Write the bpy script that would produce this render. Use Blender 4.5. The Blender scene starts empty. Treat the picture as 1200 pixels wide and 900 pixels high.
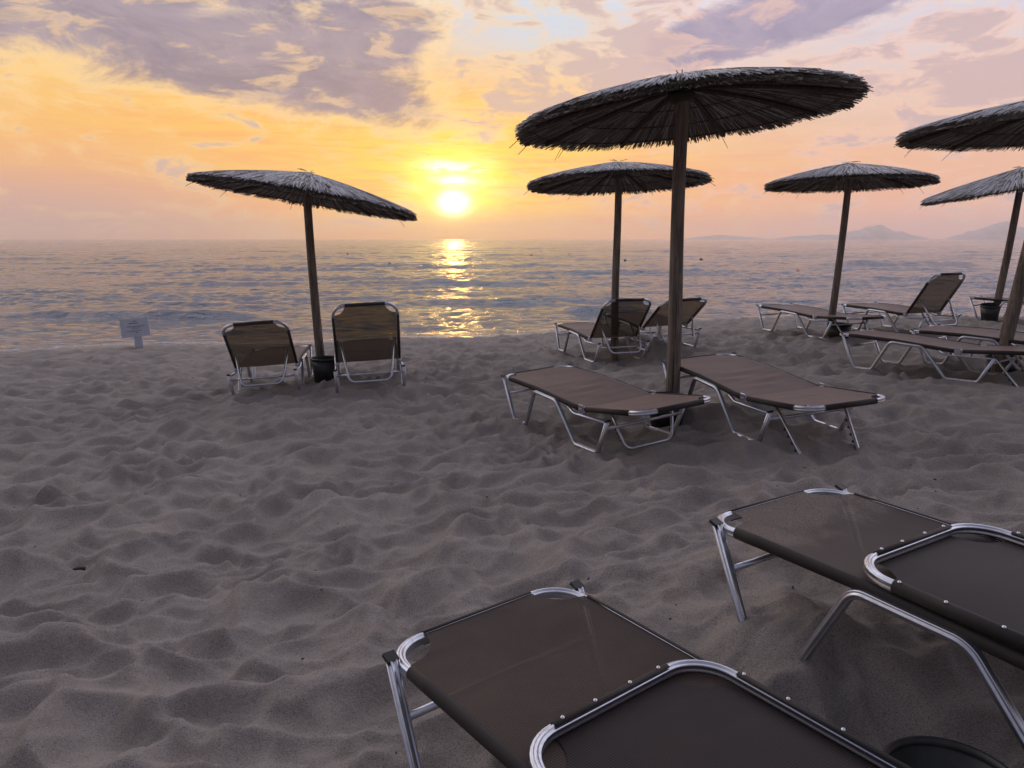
import bpy, math, random
import numpy as np
from mathutils import Vector, Matrix

C = bpy.context.scene.collection
scn = bpy.context.scene
PI = math.pi
R = math.radians

# ------------------------------------------------------------------ camera
CAMZ = 1.5
PITCH = math.atan(170 / 930)
cam_d = bpy.data.cameras.new('camera'); cam = bpy.data.objects.new('camera', cam_d); C.objects.link(cam)
cam.location = (0, 0, CAMZ); cam.rotation_euler = (PI / 2 - PITCH, 0, 0)
cam_d.sensor_width = 36; cam_d.lens = 36 * 930 / 1200
cam_d.clip_start = 0.05; cam_d.clip_end = 20000
scn.camera = cam
scn.view_settings.view_transform = 'Standard'; scn.view_settings.look = 'None'
scn.view_settings.exposure = 0.04; scn.view_settings.gamma = 1; scn.view_settings.use_curve_mapping = False
scn.cycles.use_denoising = True
scn.cycles.max_bounces = 8; scn.cycles.transparent_max_bounces = 12; scn.cycles.volume_bounces = 2

SUN_AZ, SUN_EL = -4.1, 2.6        # degrees, azimuth from +Y towards +X

# ------------------------------------------------------------------ expression helper for node maths
class Ex:
    nt = None
    def __init__(s, sock): s.s = sock
    @staticmethod
    def node(op, *a, clamp=False):
        n = Ex.nt.nodes.new('ShaderNodeMath'); n.operation = op; n.use_clamp = clamp
        for i, v in enumerate(a):
            if isinstance(v, Ex): Ex.nt.links.new(v.s, n.inputs[i])
            else: n.inputs[i].default_value = v
        return Ex(n.outputs[0])
    def __add__(s, o): return Ex.node('ADD', s, o)
    __radd__ = __add__
    def __sub__(s, o): return Ex.node('SUBTRACT', s, o)
    def __rsub__(s, o): return Ex.node('SUBTRACT', o, s)
    def __mul__(s, o): return Ex.node('MULTIPLY', s, o)
    __rmul__ = __mul__
    def __truediv__(s, o): return Ex.node('DIVIDE', s, o)
    def __pow__(s, o): return Ex.node('POWER', s, o)
def ex_exp(a): return Ex.node('EXPONENT', a)
def ex_clamp(a): return Ex.node('ADD', a, 0.0, clamp=True)
def ex_max(a, b): return Ex.node('MAXIMUM', a, b)
def smooth(a, lo, hi):
    n = Ex.nt.nodes.new('ShaderNodeMapRange'); n.interpolation_type = 'SMOOTHSTEP'
    Ex.nt.links.new(a.s, n.inputs[0]); n.inputs[1].default_value = lo; n.inputs[2].default_value = hi
    return Ex(n.outputs[0])
def mixc(f, a, b):
    n = Ex.nt.nodes.new('ShaderNodeMix'); n.data_type = 'RGBA'
    for sock, v in ((n.inputs[0], f), (n.inputs[6], a), (n.inputs[7], b)):
        if isinstance(v, Ex): Ex.nt.links.new(v.s, sock)
        elif isinstance(v, (tuple, list)): sock.default_value = (*v, 1)
        else: sock.default_value = v
    return Ex(n.outputs[2])
def addc(f, a, b, mode='ADD'):
    r = mixc(f, a, b); r.s.node.blend_type = mode; return r
def ramp(f, stops, interp='LINEAR'):
    n = Ex.nt.nodes.new('ShaderNodeValToRGB'); Ex.nt.links.new(f.s, n.inputs[0])
    n.color_ramp.interpolation = interp
    e = n.color_ramp.elements
    while len(e) < len(stops): e.new(0.5)
    for el, (p, c) in zip(e, stops): el.position = p; el.color = (*c, 1)
    return Ex(n.outputs[0])
def comb(x, y, z=0.0):
    n = Ex.nt.nodes.new('ShaderNodeCombineXYZ')
    for i, v in enumerate((x, y, z)):
        if isinstance(v, Ex): Ex.nt.links.new(v.s, n.inputs[i])
        else: n.inputs[i].default_value = v
    return n.outputs[0]
def noise(vec, scale, detail=4, rough=.5, dist=0.0, out=0):
    n = Ex.nt.nodes.new('ShaderNodeTexNoise'); Ex.nt.links.new(vec, n.inputs['Vector'])
    n.inputs['Scale'].default_value = scale; n.inputs['Detail'].default_value = detail
    n.inputs['Roughness'].default_value = rough; n.inputs['Distortion'].default_value = dist
    return Ex(n.outputs[out])

# ------------------------------------------------------------------ world: a dusk sky with clouds
w = bpy.data.worlds.new('World'); scn.world = w; w.use_nodes = True
nt = w.node_tree; nt.nodes.clear(); Ex.nt = nt
w.cycles.sampling_method = 'MANUAL'; w.cycles.sample_map_resolution = 2048
tc = nt.nodes.new('ShaderNodeTexCoord')
sep = nt.nodes.new('ShaderNodeSeparateXYZ'); nt.links.new(tc.outputs['Generated'], sep.inputs[0])
dx, dy, dz = (Ex(o) for o in sep.outputs)
D2 = 180 / PI
el = Ex.node('ARCSINE', ex_max(dz, 0.0)) * D2                     # degrees above the horizon
az = Ex.node('ARCTAN2', dx, dy) * D2                              # degrees right of +Y
absaz = Ex.node('ABSOLUTE', az + 4.0)

def E_(y): return math.degrees(math.atan((450 - y) / 930)) - math.degrees(PITCH)   # only used to read elevations off the photo
# sky colour by elevation, left/right; unseen band above view brightened for sea and sand
fe = el / 90.0
def st(*l): return [(e / 90.0, c) for e, c in l]
left = ramp(fe, st((0, (1.0, .55, .50)), (1.2, (.86, .48, .42)), (2.6, (.78, .44, .33)), (4.5, (.90, .49, .21)), (7, (.99, .54, .12)), (10, (.98, .60, .17)),
                   (14, (.80, .66, .52)), (18, (1.05, .98, 1.02)), (22, (1.35, 1.28, 1.42)), (34, (1.65, 1.64, 1.90)), (48, (1.0, 1.0, 1.18)), (65, (.30, .33, .43)), (90, (.16, .19, .27))))
right = ramp(fe, st((0, (1.08, .56, .50)), (1.2, (.96, .52, .44)), (2.6, (.90, .49, .37)), (4.5, (.87, .50, .35)), (7, (.80, .56, .45)), (10, (.76, .60, .58)),
                    (14, (.68, .66, .78)), (18, (.96, .94, 1.12)), (22, (1.25, 1.24, 1.50)), (34, (1.60, 1.60, 1.90)), (48, (1.0, 1.0, 1.2)), (65, (.30, .33, .45)), (90, (.16, .19, .28))))
sky = mixc(smooth(az, -12, 12), left, right)
# cool pale gap of sky above the sun
# veil of thin high cloud, wind-drawn
v1 = comb(az * .035, el * .16, 3.1)
n1 = noise(v1, 2.2, 6, .58, .6)
veil = smooth(n1, .42, .72)
sky = mixc(veil * .35, sky, mixc(smooth(el, 4, 14), (.88, .50, .30), (.86, .66, .56)))
n1b = noise(comb(az * .03, el * .3, 8.4), 3.0, 6, .6, .8)
sky = mixc(smooth(n1b, .5, .75) * .22, sky, (.62, .45, .44))
# warm glow round the sun
def gl(a, b, e0=SUN_EL, a0=SUN_AZ):
    q = ((az - a0) / a) ** 2.0 + ((el - e0) / b) ** 2.0
    return ex_exp(q * -1.0)
streak = noise(comb(az * .05, el * .55, 1.7), 3.2, 6, .62, .7)
streak2 = noise(comb((az + el * .8) * .09, el * .8, 5.2), 2.6, 5, .6, .5)
low_orange = gl(25, 5.6, 1.0)
sky = mixc(low_orange * .92, sky, (1.10, .37, .11))
wide = gl(19, 6.5, 5.5)
sky = mixc(wide * .82, sky, mixc(smooth(streak, .36, .62), (.96, .42, .08), (1.02, .64, .09)))
mid = gl(9.5, 4.2, 4.2)
sky = mixc(mid * (smooth(streak2, .38, .60) * .75 + .25), sky, (1.08, .74, .035))
gap = ex_exp(((az - 2.5) / 8.0) ** 2.0 * -1.0) * smooth(el, 9.5, 14.5)
sky = mixc(gap * .8, sky, (.60, .70, .82))
# mauve bank low in the left
bank = ex_exp(((el - 1.6) / 2.2) ** 2.0 * -1.0) * smooth(az * -1.0, 12, 28)
sky = mixc(bank * .55, sky, (.52, .35, .36))

# cumulus-like masses: soft ellipses broken by noise
def blob(x, y, a, b, th=0.0):
    c, s = math.cos(th), math.sin(th)
    u = (az - x) * c + (el - y) * s; v = (el - y) * c - (az - x) * s
    return ex_exp(((u / a) ** 2.0 + (v / b) ** 2.0) * -1.0)
wn = noise(comb(az * .055, el * .13, 0.4), 2.0, 10, .68, .5)
wn2 = noise(comb(az * .12, el * .2, 7.7), 2.4, 7, .62, .6)
big = blob(-29, 14.6, 12.5, 4.4, -.12)
for b in ((-17, 11.4, 9.0, 3.1, -.10), (-9.5, 13.2, 4.4, 2.6, 0), (-22, 17.5, 12, 4, 0), (-13, 10.0, 7.0, 1.6, -.2), (-40, 13, 9, 4, 0)):
    big = ex_max(big, blob(*b))
dens = smooth(big + .25 + (wn - .5) * 1.25 + (wn2 - .5) * .38, .46, .82)
edge = smooth(big + .25 + (wn - .5) * 1.25 + (wn2 - .5) * .38, .36, .58) * (1.0 - dens)
sky = mixc(edge * .75, sky, (1.05, .74, .36))
cloudcol = mixc(smooth(wn, .38, .66), (.36, .29, .36), (.22, .185, .265)); cloudcol = mixc(smooth(wn2, .5, .85) * .35, cloudcol, (.58, .42, .44))
sky = mixc(dens * .93, sky, cloudcol)
# right-hand masses
rb = blob(19.5, 14.0, 9.0, 2.3, .17)
for b in ((13.2, 12.7, 5.5, 2.0, .1), (28, 17.2, 9, 2.2, .1), (33, 12.7, 2.0, 1.3, .3), (38, 15, 6, 3, 0)):
    rb = ex_max(rb, blob(*b))
wr = noise(comb(az * .06, el * .15, 12.2), 2.1, 10, .68, .5)
dr = smooth(rb + .07 + (wr - .5) * 1.1 + (wn2 - .5) * .45, .46, .74)
er = smooth(rb + (wr - .5) * 1.1 + (wn2 - .5) * .3, .30, .5) * (1.0 - dr)
sky = mixc(er * .5, sky, (.94, .66, .56))
sky = mixc(dr * .9, sky, mixc(smooth(wn2, .3, .75), (.28, .24, .38), (.42, .34, .45)))
# scattered puffs
pu = noise(comb(az * .11, el * .30, 21.5), 2.3, 7, .6, .5)
pz = ex_max(blob(7.0, 11.8, 5.5, 2.8, 0), ex_max(blob(31, 9.0, 8.0, 3.5, 0), ex_max(blob(0.5, 10.0, 4, 2.0, 0), blob(3.5, 9.2, 6, 1.6, 0))))
pd = smooth(pu + pz * .24, .58, .70)
pe = smooth(pu + pz * .24, .50, .64)
sky = mixc(pe * .6, sky, mixc(smooth(az, 0, 14), (1.0, .66, .30), (.95, .60, .46)))
sky = mixc(pd * .65, sky, (.50, .38, .43))
# the sun itself behind thin cloud: disc and the lit cloud above it
wob = (streak2 - .5) * 1.2; fray = noise(comb(az * .30, el * 1.6, 2.2), 2.0, 6, .65, .6)
core = ex_exp((((az - SUN_AZ) / 1.15) ** 2.0 + ((el - 2.5) / .86) ** 2.0) * -1.0)
up1 = ex_exp((((az - SUN_AZ + .35) / 2.0) ** 2.0 + ((el - 4.95 + (fray - .5) * 1.2) / .42) ** 2.0) * -1.0)
up2 = ex_exp((((az - SUN_AZ - .15) / 1.7) ** 2.0 + ((el - 4.05 + (fray - .5) * 1.0) / .36) ** 2.0) * -1.0)
up1 = ex_max(up1, up2) * smooth(fray, .25, .5)
halo = gl(3.4, 2.6, 3.6) * (smooth(fray, .2, .7) * .5 + .5)
suncol = addc(1.0, sky, mixc(halo, (0, 0, 0), (.9, .62, .03)))
suncol = addc(1.0, suncol, mixc(gl(2.5, 1.9, 3.2) * (smooth(fray, .2, .7) * .6 + .4), (0, 0, 0), (1.1, .85, .10)))
suncol = addc(1.0, suncol, mixc((core ** 1.6), (0, 0, 0), (6.0, 5.0, 3.4)))
suncol = addc(1.0, suncol, mixc((up1 ** 1.3), (0, 0, 0), (2.5, 2.1, 1.3)))
# the far side of the sky, away from the sunset, is dimmer and bluer
backf = smooth(Ex.node('ABSOLUTE', az), 45, 130)
dim = mixc(backf * .85 * (1.0 - smooth(el, 60, 90)), suncol, (.07, .09, .16))
# a share of real clear-air sky colour
nish = nt.nodes.new('ShaderNodeTexSky'); nish.sky_type = 'NISHITA'; nish.sun_disc = False
nish.sun_elevation = R(SUN_EL); nish.sun_rotation = R(SUN_AZ)
fin = addc(.006, dim, Ex(nish.outputs[0]))
bg = nt.nodes.new('ShaderNodeBackground'); nt.links.new(fin.s, bg.inputs[0]); bg.inputs[1].default_value = 1.0
wo = nt.nodes.new('ShaderNodeOutputWorld'); nt.links.new(bg.outputs[0], wo.inputs[0])

# ------------------------------------------------------------------ the low sun
sd = bpy.data.lights.new('sun', 'SUN'); sd.energy = 0.05; sd.angle = R(1.2); sd.color = (1.0, .44, .08)
so = bpy.data.objects.new('sun', sd); C.objects.link(so); so.location = (0, 30, 20)
dirv = Vector((math.sin(R(SUN_AZ)) * math.cos(R(SUN_EL)), math.cos(R(SUN_AZ)) * math.cos(R(SUN_EL)), math.sin(R(SUN_EL))))
so.rotation_euler = dirv.to_track_quat('Z', 'Y').to_euler()

# ------------------------------------------------------------------ materials
def mat(name):
    m = bpy.data.materials.new(name); m.use_nodes = True
    Ex.nt = m.node_tree
    return m, m.node_tree, m.node_tree.nodes['Principled BSDF']
def setc(nt, sock, v):
    if isinstance(v, Ex): nt.links.new(v.s, sock)
    elif isinstance(v, tuple): sock.default_value = (*v, 1)
    else: sock.default_value = v
def bump(nt, b, h, strength, dist, prev=None):
    n = nt.nodes.new('ShaderNodeBump'); n.inputs['Strength'].default_value = strength; n.inputs['Distance'].default_value = dist
    nt.links.new(h.s, n.inputs['Height'])
    if prev is not None: nt.links.new(prev, n.inputs['Normal'])
    nt.links.new(n.outputs[0], b.inputs['Normal']); return n.outputs[0]
def objco(nt, name='Object'):
    return nt.nodes.new('ShaderNodeTexCoord').outputs[name]
def mapped(nt, vec, sc):
    n = nt.nodes.new('ShaderNodeMapping'); n.inputs['Scale'].default_value = sc; nt.links.new(vec, n.inputs[0]); return n.outputs[0]

def m_sand():
    m, nt, b = mat('sand'); co = objco(nt)
    g = noise(co, 330, 3, .8); g2 = noise(co, 85, 5, .8); p = noise(co, 1.3, 5, .55); q = noise(co, 7, 5, .6)
    col = mixc(smooth(p, .3, .7), (.272, .243, .222), (.358, .320, .292))
    col = mixc(smooth(q, .45, .75) * .4, col, (.29, .24, .21))
    col = mixc(smooth(g, .52, .66) * .7, col, (.52, .46, .43))
    col = mixc(smooth(g, .48, .36) * .85, col, (.055, .045, .042))
    col = mixc(smooth(g2, .56, .68) * .6, col, (.09, .078, .074)); col = mixc(smooth(g2, .45, .34) * .35, col, (.44, .40, .39))
    # damp and darker beside the water
    geo = nt.nodes.new('ShaderNodeNewGeometry'); s = nt.nodes.new('ShaderNodeSeparateXYZ'); nt.links.new(geo.outputs['Position'], s.inputs[0])
    z = Ex(s.outputs[2])
    wet = smooth(z + (q - .5) * .12, -.22, -.34)
    col = mixc(wet * .75, col, (.085, .066, .055))
    setc(nt, b.inputs['Base Color'], col); setc(nt, b.inputs['Roughness'], .95 - wet * .55)
    b.inputs['Specular IOR Level'].default_value = .25
    n0 = bump(nt, b, q, .6, .035); n1_ = bump(nt, b, g2, .8, .008, n0); bump(nt, b, g, .6, .0025, n1_)
    return m
def m_water():
    m, nt, b = mat('sea_water'); co = nt.nodes.new('ShaderNodeNewGeometry').outputs['Position']
    b.inputs['Base Color'].default_value = (.115, .145, .205, 1); b.inputs['IOR'].default_value = 1.33  # lifted above real water; stands in for reflected sky light
    b.inputs['Roughness'].default_value = .07
    a = noise(mapped(nt, co, (.85, 1.15, 1)), 2.6, 6, .62, .4); c = noise(mapped(nt, co, (.40, .62, 1)), 1.1, 5, .6, .3)
    d = noise(mapped(nt, co, (.8, 1.6, 1)), 6.0, 3, .6)
    n0 = bump(nt, b, c, .6, .40); n1_ = bump(nt, b, a, 1.0, .19, n0); bump(nt, b, d, 1.0, .05, n1_)
    s = nt.nodes.new('ShaderNodeVertexColor'); s.layer_name = 'foam'
    f = Ex(s.outputs[0])
    fn = noise(mapped(nt, co, (1, 1.6, 1)), 5, 6, .7, .6)
    foam = smooth(f + (fn - .5) * .9, .42, .62)
    fb = nt.nodes.new('ShaderNodeBsdfDiffuse'); fb.inputs[0].default_value = (.62, .62, .64, 1)
    mx = nt.nodes.new('ShaderNodeMixShader'); nt.links.new((foam * .85).s, mx.inputs[0])
    nt.links.new(b.outputs[0], mx.inputs[1]); nt.links.new(fb.outputs[0], mx.inputs[2])
    nt.links.new(mx.outputs[0], nt.nodes['Material Output'].inputs[0])
    return m
def m_reed():
    m, nt, b = mat('dry_reed'); 
    att = nt.nodes.new('ShaderNodeVertexColor'); att.layer_name = 'tone'; t = Ex(att.outputs[0])
    co = objco(nt); n_ = noise(co, 60, 3, .6)
    col = ramp(t, [(0, (.035, .028, .022)), (.5, (.135, .105, .082)), (1, (.85, .86, .90))])  # bluish near-white end carries the skylight on the top reeds
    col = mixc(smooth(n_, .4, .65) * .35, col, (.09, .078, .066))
    setc(nt, b.inputs['Base Color'], col); b.inputs['Roughness'].default_value = .75; b.inputs['Specular IOR Level'].default_value = .3
    bump(nt, b, n_, .4, .004)
    return m
def m_wood(name, dark, light):
    m, nt, b = mat(name); co = objco(nt)
    g = noise(mapped(nt, co, (14, 14, .9)), 3, 6, .65, .8); k = noise(mapped(nt, co, (1, 1, .5)), 5, 3, .5)
    col = mixc(smooth(g, .35, .65), dark, light); col = mixc(smooth(k, .5, .7) * .5, col, tuple(c * .55 for c in dark))
    cr = smooth(noise(mapped(nt, co, (30, 30, .7)), 2, 2, .5), .62, .68)
    col = mixc(cr * .8, col, (.012, .009, .007))
    setc(nt, b.inputs['Base Color'], col); b.inputs['Roughness'].default_value = .8
    n0 = bump(nt, b, g, .6, .004); bump(nt, b, 1.0 - cr, .6, .004, n0)
    return m
def m_alu():
    m, nt, b = mat('aluminium'); co = objco(nt)
    n_ = noise(co, 35, 5, .7); n2 = noise(co, 220, 3, .7)
    b.inputs['Metallic'].default_value = 1.0
    setc(nt, b.inputs['Base Color'], mixc(smooth(n_, .45, .7) * .5, (.56, .59, .66), (.36, .36, .38)))
    setc(nt, b.inputs['Roughness'], n_ * .25 + .20)
    bump(nt, b, n2, .12, .001)
    return m
def m_fabric(name, base, sand=0.0, thr=.36):
    m, nt, b = mat(name); uv = nt.nodes.new('ShaderNodeUVMap').outputs[0]; co = objco(nt)
    sp = nt.nodes.new('ShaderNodeSeparateXYZ'); nt.links.new(uv, sp.inputs[0]); u, v = Ex(sp.outputs[0]), Ex(sp.outputs[1])
    wu = Ex.node('SINE', u * (2 * PI / .0068)) * .5 + .5; wv = Ex.node('SINE', v * (2 * PI / .0068)) * .5 + .5
    weave = wu * .55 + wv * .45
    blot = noise(co, 4.5, 5, .6, .4)
    col = mixc(weave, tuple(c * .2 for c in base), tuple(c * 1.9 for c in base))
    col = mixc(smooth(blot, .35, .7) * .4, col, tuple(c * 1.6 for c in base))
    if sand:
        gr = noise(co, 260, 2, .8); pa = noise(co, 3.2, 6, .62, .7)
        dens_ = smooth(v, .50, .0) * .55 + pa * .9
        sm_ = smooth(dens_, .62, .86) * smooth(gr, .40, .56)
        col = mixc(sm_ * sand, col, (.30, .24, .20))
    setc(nt, b.inputs['Base Color'], col); b.inputs['Roughness'].default_value = .6; b.inputs['Specular IOR Level'].default_value = .22
    b.inputs['Sheen Weight'].default_value = .10; b.inputs['Sheen Roughness'].default_value = .4
    bump(nt, b, weave, .35, .0012)
    tr = nt.nodes.new('ShaderNodeBsdfTransparent'); tr.inputs[0].default_value = (.52, .47, .39, 1)
    mx = nt.nodes.new('ShaderNodeMixShader'); mx.inputs[0].default_value = thr
    nt.links.new(b.outputs[0], mx.inputs[1]); nt.links.new(tr.outputs[0], mx.inputs[2])
    nt.links.new(mx.outputs[0], nt.nodes['Material Output'].inputs[0])
    return m
def m_plain(name, col, rough=.5, var=.25, metallic=0, sc=12):
    m, nt, b = mat(name); co = objco(nt); n_ = noise(co, sc, 5, .6)
    setc(nt, b.inputs['Base Color'], mixc(smooth(n_, .35, .7) * var, col, tuple(min(1, c * 1.9 + .01) for c in col)))
    setc(nt, b.inputs['Roughness'], n_ * .25 + (rough - .12)); b.inputs['Metallic'].default_value = metallic
    bump(nt, b, n_, .1, .003)
    return m
SAND = m_sand(); WATER = m_water(); REED = m_reed(); ALU = m_alu()
POLE = m_wood('weathered_pole', (.105, .082, .064), (.235, .192, .153)); RIB = m_wood('dark_batten', (.035, .024, .018), (.07, .05, .038))
FAB = m_fabric('brown_mesh_fabric', (.150, .092, .078), 0, .12); FABB = m_fabric('brown_mesh_fabric_back_shaded', (.040, .032, .030), 0, .31); FABS = m_fabric('brown_mesh_fabric_sandy', (.036, .023, .020), .5, .10)  # backs darkened for shade, FAB reddened for warm sheen, painted into base colour
FABA = m_fabric('brown_mesh_fabric_plain', (.044, .028, .023), 0, .10)  # dark brown mesh without sand patches
FABD = m_fabric('brown_mesh_fabric_dark', (.022, .015, .014), 0, .08)  # darker copy for folded backs, shade of the recessed sheet in the colour
HEM = m_plain('hem', (.016, .012, .011), .7, .3, sc=90); BLACK = m_plain('black_plastic', (.012, .012, .013), .5)
BUCKET = m_plain('black_bucket', (.014, .015, .015), .42, .5, sc=20); STEEL = m_plain('rivet_steel', (.7, .7, .72), .3, .1, 1)
SIGNM = m_plain('sign_board', (.52, .55, .64), .6, .15); INK = m_plain('ink', (.03, .03, .05), .7)
BUOYD = m_plain('buoy_dark', (.05, .035, .035), .4); BUOYO = m_plain('buoy_orange', (.55, .12, .03), .4)
HILL = m_plain('hillside', (.50, .46, .45), .9, .5, sc=.02)  # pale base colour carries part of the distance haze
DEBRIS = m_plain('dry_seaweed', (.035, .025, .018), .8, .6, sc=40); SHELL = m_plain('shell', (.6, .56, .5), .5, .3, sc=60)

# ------------------------------------------------------------------ mesh helpers
class MB:
    def __init__(s): s.v = []; s.f = []; s.uv = {}; s.col = []
    def add(s, vs, fs, tone=None):
        o = len(s.v); s.v += [tuple(p) for p in vs]; s.f += [tuple(i + o for i in f) for f in fs]
        if tone is not None: s.col += [tone] * len(vs)
        return o
    def build(s, name, m, parent=None, smooth=True, mw=None, colname=None, link=True):
        me = bpy.data.meshes.new(name); vs = s.v
        if mw is not None: vs = [tuple(mw @ Vector(p)) for p in vs]
        me.from_pydata(vs, [], s.f); me.update()
        if smooth: me.polygons.foreach_set('use_smooth', [True] * len(me.polygons))
        me.materials.append(m)
        if s.uv:
            l = me.uv_layers.new(name='UVMap'); arr = []
            for lp in me.loops: arr += s.uv.get(lp.vertex_index, (0, 0))
            l.data.foreach_set('uv', arr)
        if s.col and colname:
            a = me.color_attributes.new(colname, 'FLOAT_COLOR', 'POINT')
            arr = []
            for c in s.col: arr += (c, c, c, 1)
            a.data.foreach_set('color', arr)
        o = bpy.data.objects.new(name, me); C.objects.link(o)
        if parent: o.parent = parent
        return o
def fillet(pts, rad, n=7):
    """polyline with rounded corners; rad is one number or a list for inner corners"""
    pts = [Vector(p) for p in pts]; out = [pts[0]]
    for i in range(1, len(pts) - 1):
        r = rad[i - 1] if isinstance(rad, (list, tuple)) else rad
        a, b, c = pts[i - 1], pts[i], pts[i + 1]
        d1 = (a - b).normalized(); d2 = (c - b).normalized(); ang = d1.angle(d2)
        if r <= 0 or ang > PI - .02: out.append(b); continue
        t = r / math.tan(ang / 2); t = min(t, (a - b).length * .49, (c - b).length * .49); rr = t * math.tan(ang / 2)
        cen = b + (d1 + d2).normalized() * (rr / math.sin(ang / 2))
        p1 = b + d1 * t - cen; p2 = b + d2 * t - cen; tot = p1.angle(p2); ax = p1.cross(p2).normalized()
        for k in range(n + 1): out.append(cen + Matrix.Rotation(tot * k / n, 3, ax) @ p1)
    out.append(pts[-1]); return out
def tubesec(a, b, n=20, groove=.0):
    """closed section: a across (side), b along (up); grooves on the flanks"""
    s = []
    for k in range(n):
        t = 2 * PI * k / n; c, si = math.cos(t), math.sin(t)
        g = 1 - groove * (.5 + .5 * math.cos(6 * t)) if groove else 1
        s.append((a * math.copysign(abs(c) ** .8, c) * g, b * math.copysign(abs(si) ** .8, si) * g))
    return s
SEC = tubesec(.0150, .0175, 36, .26); SECR = tubesec(.0105, .0105, 12); SECB = tubesec(.010, .013, 12)
def sweep(mb, path, sec, N, closed_sec=True, caps=True):
    N = Vector(N).normalized(); path = [Vector(p) for p in path]; m = len(sec); vs = []
    for i, p in enumerate(path):
        t = (path[min(i + 1, len(path) - 1)] - path[max(i - 1, 0)]).normalized()
        side = t.cross(N).normalized(); up = side.cross(t).normalized()
        for (a, b) in sec: vs.append(p + side * a + up * b)
    fs = []
    for i in range(len(path) - 1):
        for k in range(m if closed_sec else m - 1):
            k2 = (k + 1) % m; fs.append((i * m + k, i * m + k2, (i + 1) * m + k2, (i + 1) * m + k))
    if caps and closed_sec:
        fs.append(tuple(range(m))[::-1]); fs.append(tuple((len(path) - 1) * m + k for k in range(m)))
    mb.add(vs, fs)
def box(mb, c, s, rot=None):
    vs = []
    for i in range(8):
        p = Vector(((i & 1) - .5, ((i >> 1) & 1) - .5, ((i >> 2) & 1) - .5)); p = Vector((p.x * s[0], p.y * s[1], p.z * s[2]))
        if rot is not None: p = rot @ p
        vs.append(p + Vector(c))
    mb.add(vs, [(0, 2, 3, 1), (4, 5, 7, 6), (0, 1, 5, 4), (2, 6, 7, 3), (0, 4, 6, 2), (1, 3, 7, 5)])
def lathe(mb, prof, n=32, cap=False):
    vs = []; fs = []
    for (r, z) in prof:
        for k in range(n): vs.append((r * math.cos(2 * PI * k / n), r * math.sin(2 * PI * k / n), z))
    for i in range(len(prof) - 1):
        for k in range(n): k2 = (k + 1) % n; fs.append((i * n + k, i * n + k2, (i + 1) * n + k2, (i + 1) * n + k))
    mb.add(vs, fs)
def tag(o, label=None, cat=None, group=None, kind=None):
    if label: o['label'] = label
    if cat: o['category'] = cat
    if group: o['group'] = group
    if kind: o['kind'] = kind
    return o
def empty(name, loc=(0, 0, 0)):
    o = bpy.data.objects.new(name, None); C.objects.link(o); o.location = loc; o.empty_display_size = .1; return o

# ------------------------------------------------------------------ where the loungers stand (fitted to the photo, heights from the camera)
W, XL, HY, LB, RC = .315, .325, 1.22, .68, .12
LG = dict(
 A=dict(x=-.098, y=2.177, z=-1.436, yaw=219.1, ang=178.0, tilt=-.027, roll=-.011),
 B=dict(x=.925, y=2.728, z=-1.266, yaw=213.1, ang=176.5, tilt=.009, roll=-.006),
 C=dict(x=.215, y=6.775, z=-1.454, yaw=208.8, ang=7.7, tilt=.005, roll=-.066),
 D=dict(x=1.589, y=6.716, z=-1.343, yaw=197.2, ang=5.4, tilt=-.016, roll=-.059),
 E=dict(x=-2.774, y=9.596, z=-1.630, yaw=187.9, ang=47.1, tilt=.025, roll=-.064),
 F=dict(x=-1.708, y=9.298, z=-1.514, yaw=191.4, ang=63.9, tilt=-.003, roll=-.043),
 G=dict(x=.913, y=11.279, z=-1.522, yaw=198.3, ang=49.6, tilt=-.002, roll=-.003),
 H=dict(x=1.636, y=11.527, z=-1.398, yaw=197.9, ang=34.9, tilt=-.004, roll=-.039),
 I=dict(x=4.0, y=12.23, z=-1.34, yaw=204., ang=3., tilt=0, roll=0.),
 J=dict(x=5.315, y=12.253, z=-1.313, yaw=201.9, ang=54.3, tilt=.021, roll=-.014),
 K=dict(x=3.718, y=8.663, z=-1.340, yaw=221.4, ang=4.0, tilt=0, roll=.015),
 L=dict(x=4.623, y=8.916, z=-1.305, yaw=219.1, ang=4.0, tilt=.037, roll=-.019),
 M=dict(x=7.784, y=13.487, z=-1.313, yaw=224.2, ang=4.0, tilt=-.007, roll=.033))
def lg_matrix(d):
    # roll / tilt as real rotations about the lounger's own axes
    z0 = d['z'] + CAMZ - .6 * d['tilt']
    return Matrix.Translation((d['x'], d['y'], z0)) @ Matrix.Rotation(R(d['yaw']), 4, 'Z') @ Matrix.Rotation(math.atan(d['tilt']), 4, 'X') @ Matrix.Rotation(-math.atan(d['roll']), 4, 'Y')
SINK = dict(A=.045, B=.085, C=.006, D=.02, E=.03, F=.03, G=.006, H=.01, I=.012, J=.01, K=.015, L=.012, M=.012)

# umbrellas: base x, base y, apex x/y/z (z from camera), rim radius, rise, slopes of the rim plane
UM = dict(
 main=dict(base=(1.29, 6.33), top=(1.31, 6.33), rim=.91, Rr=1.27, rise=.27, sx=.09, sy=-.035, r=.058),
 left=dict(base=(-2.19, 9.07), top=(-2.29, 9.05), rim=.44, Rr=1.21, rise=.25, sx=-.16, sy=-.05, r=.052),
 second=dict(base=(1.36, 10.35), top=(1.34, 10.35), rim=.69, Rr=1.13, rise=.23, sx=.03, sy=-.05, r=.052),
 third=dict(base=(4.55, 11.3), top=(4.66, 11.3), rim=.745, Rr=1.10, rise=.25, sx=.01, sy=-.03, r=.052),
 lean=dict(base=(4.93, 8.0), top=(5.32, 8.0), rim=1.03, Rr=1.43, rise=.30, sx=.01, sy=-.01, r=.068),
 far=dict(base=(7.94, 13.1), top=(8.19, 13.1), rim=.85, Rr=1.44, rise=.24, sx=.20, sy=0.0, r=.06))
SEA_Z = CAMZ - 1.85

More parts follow.
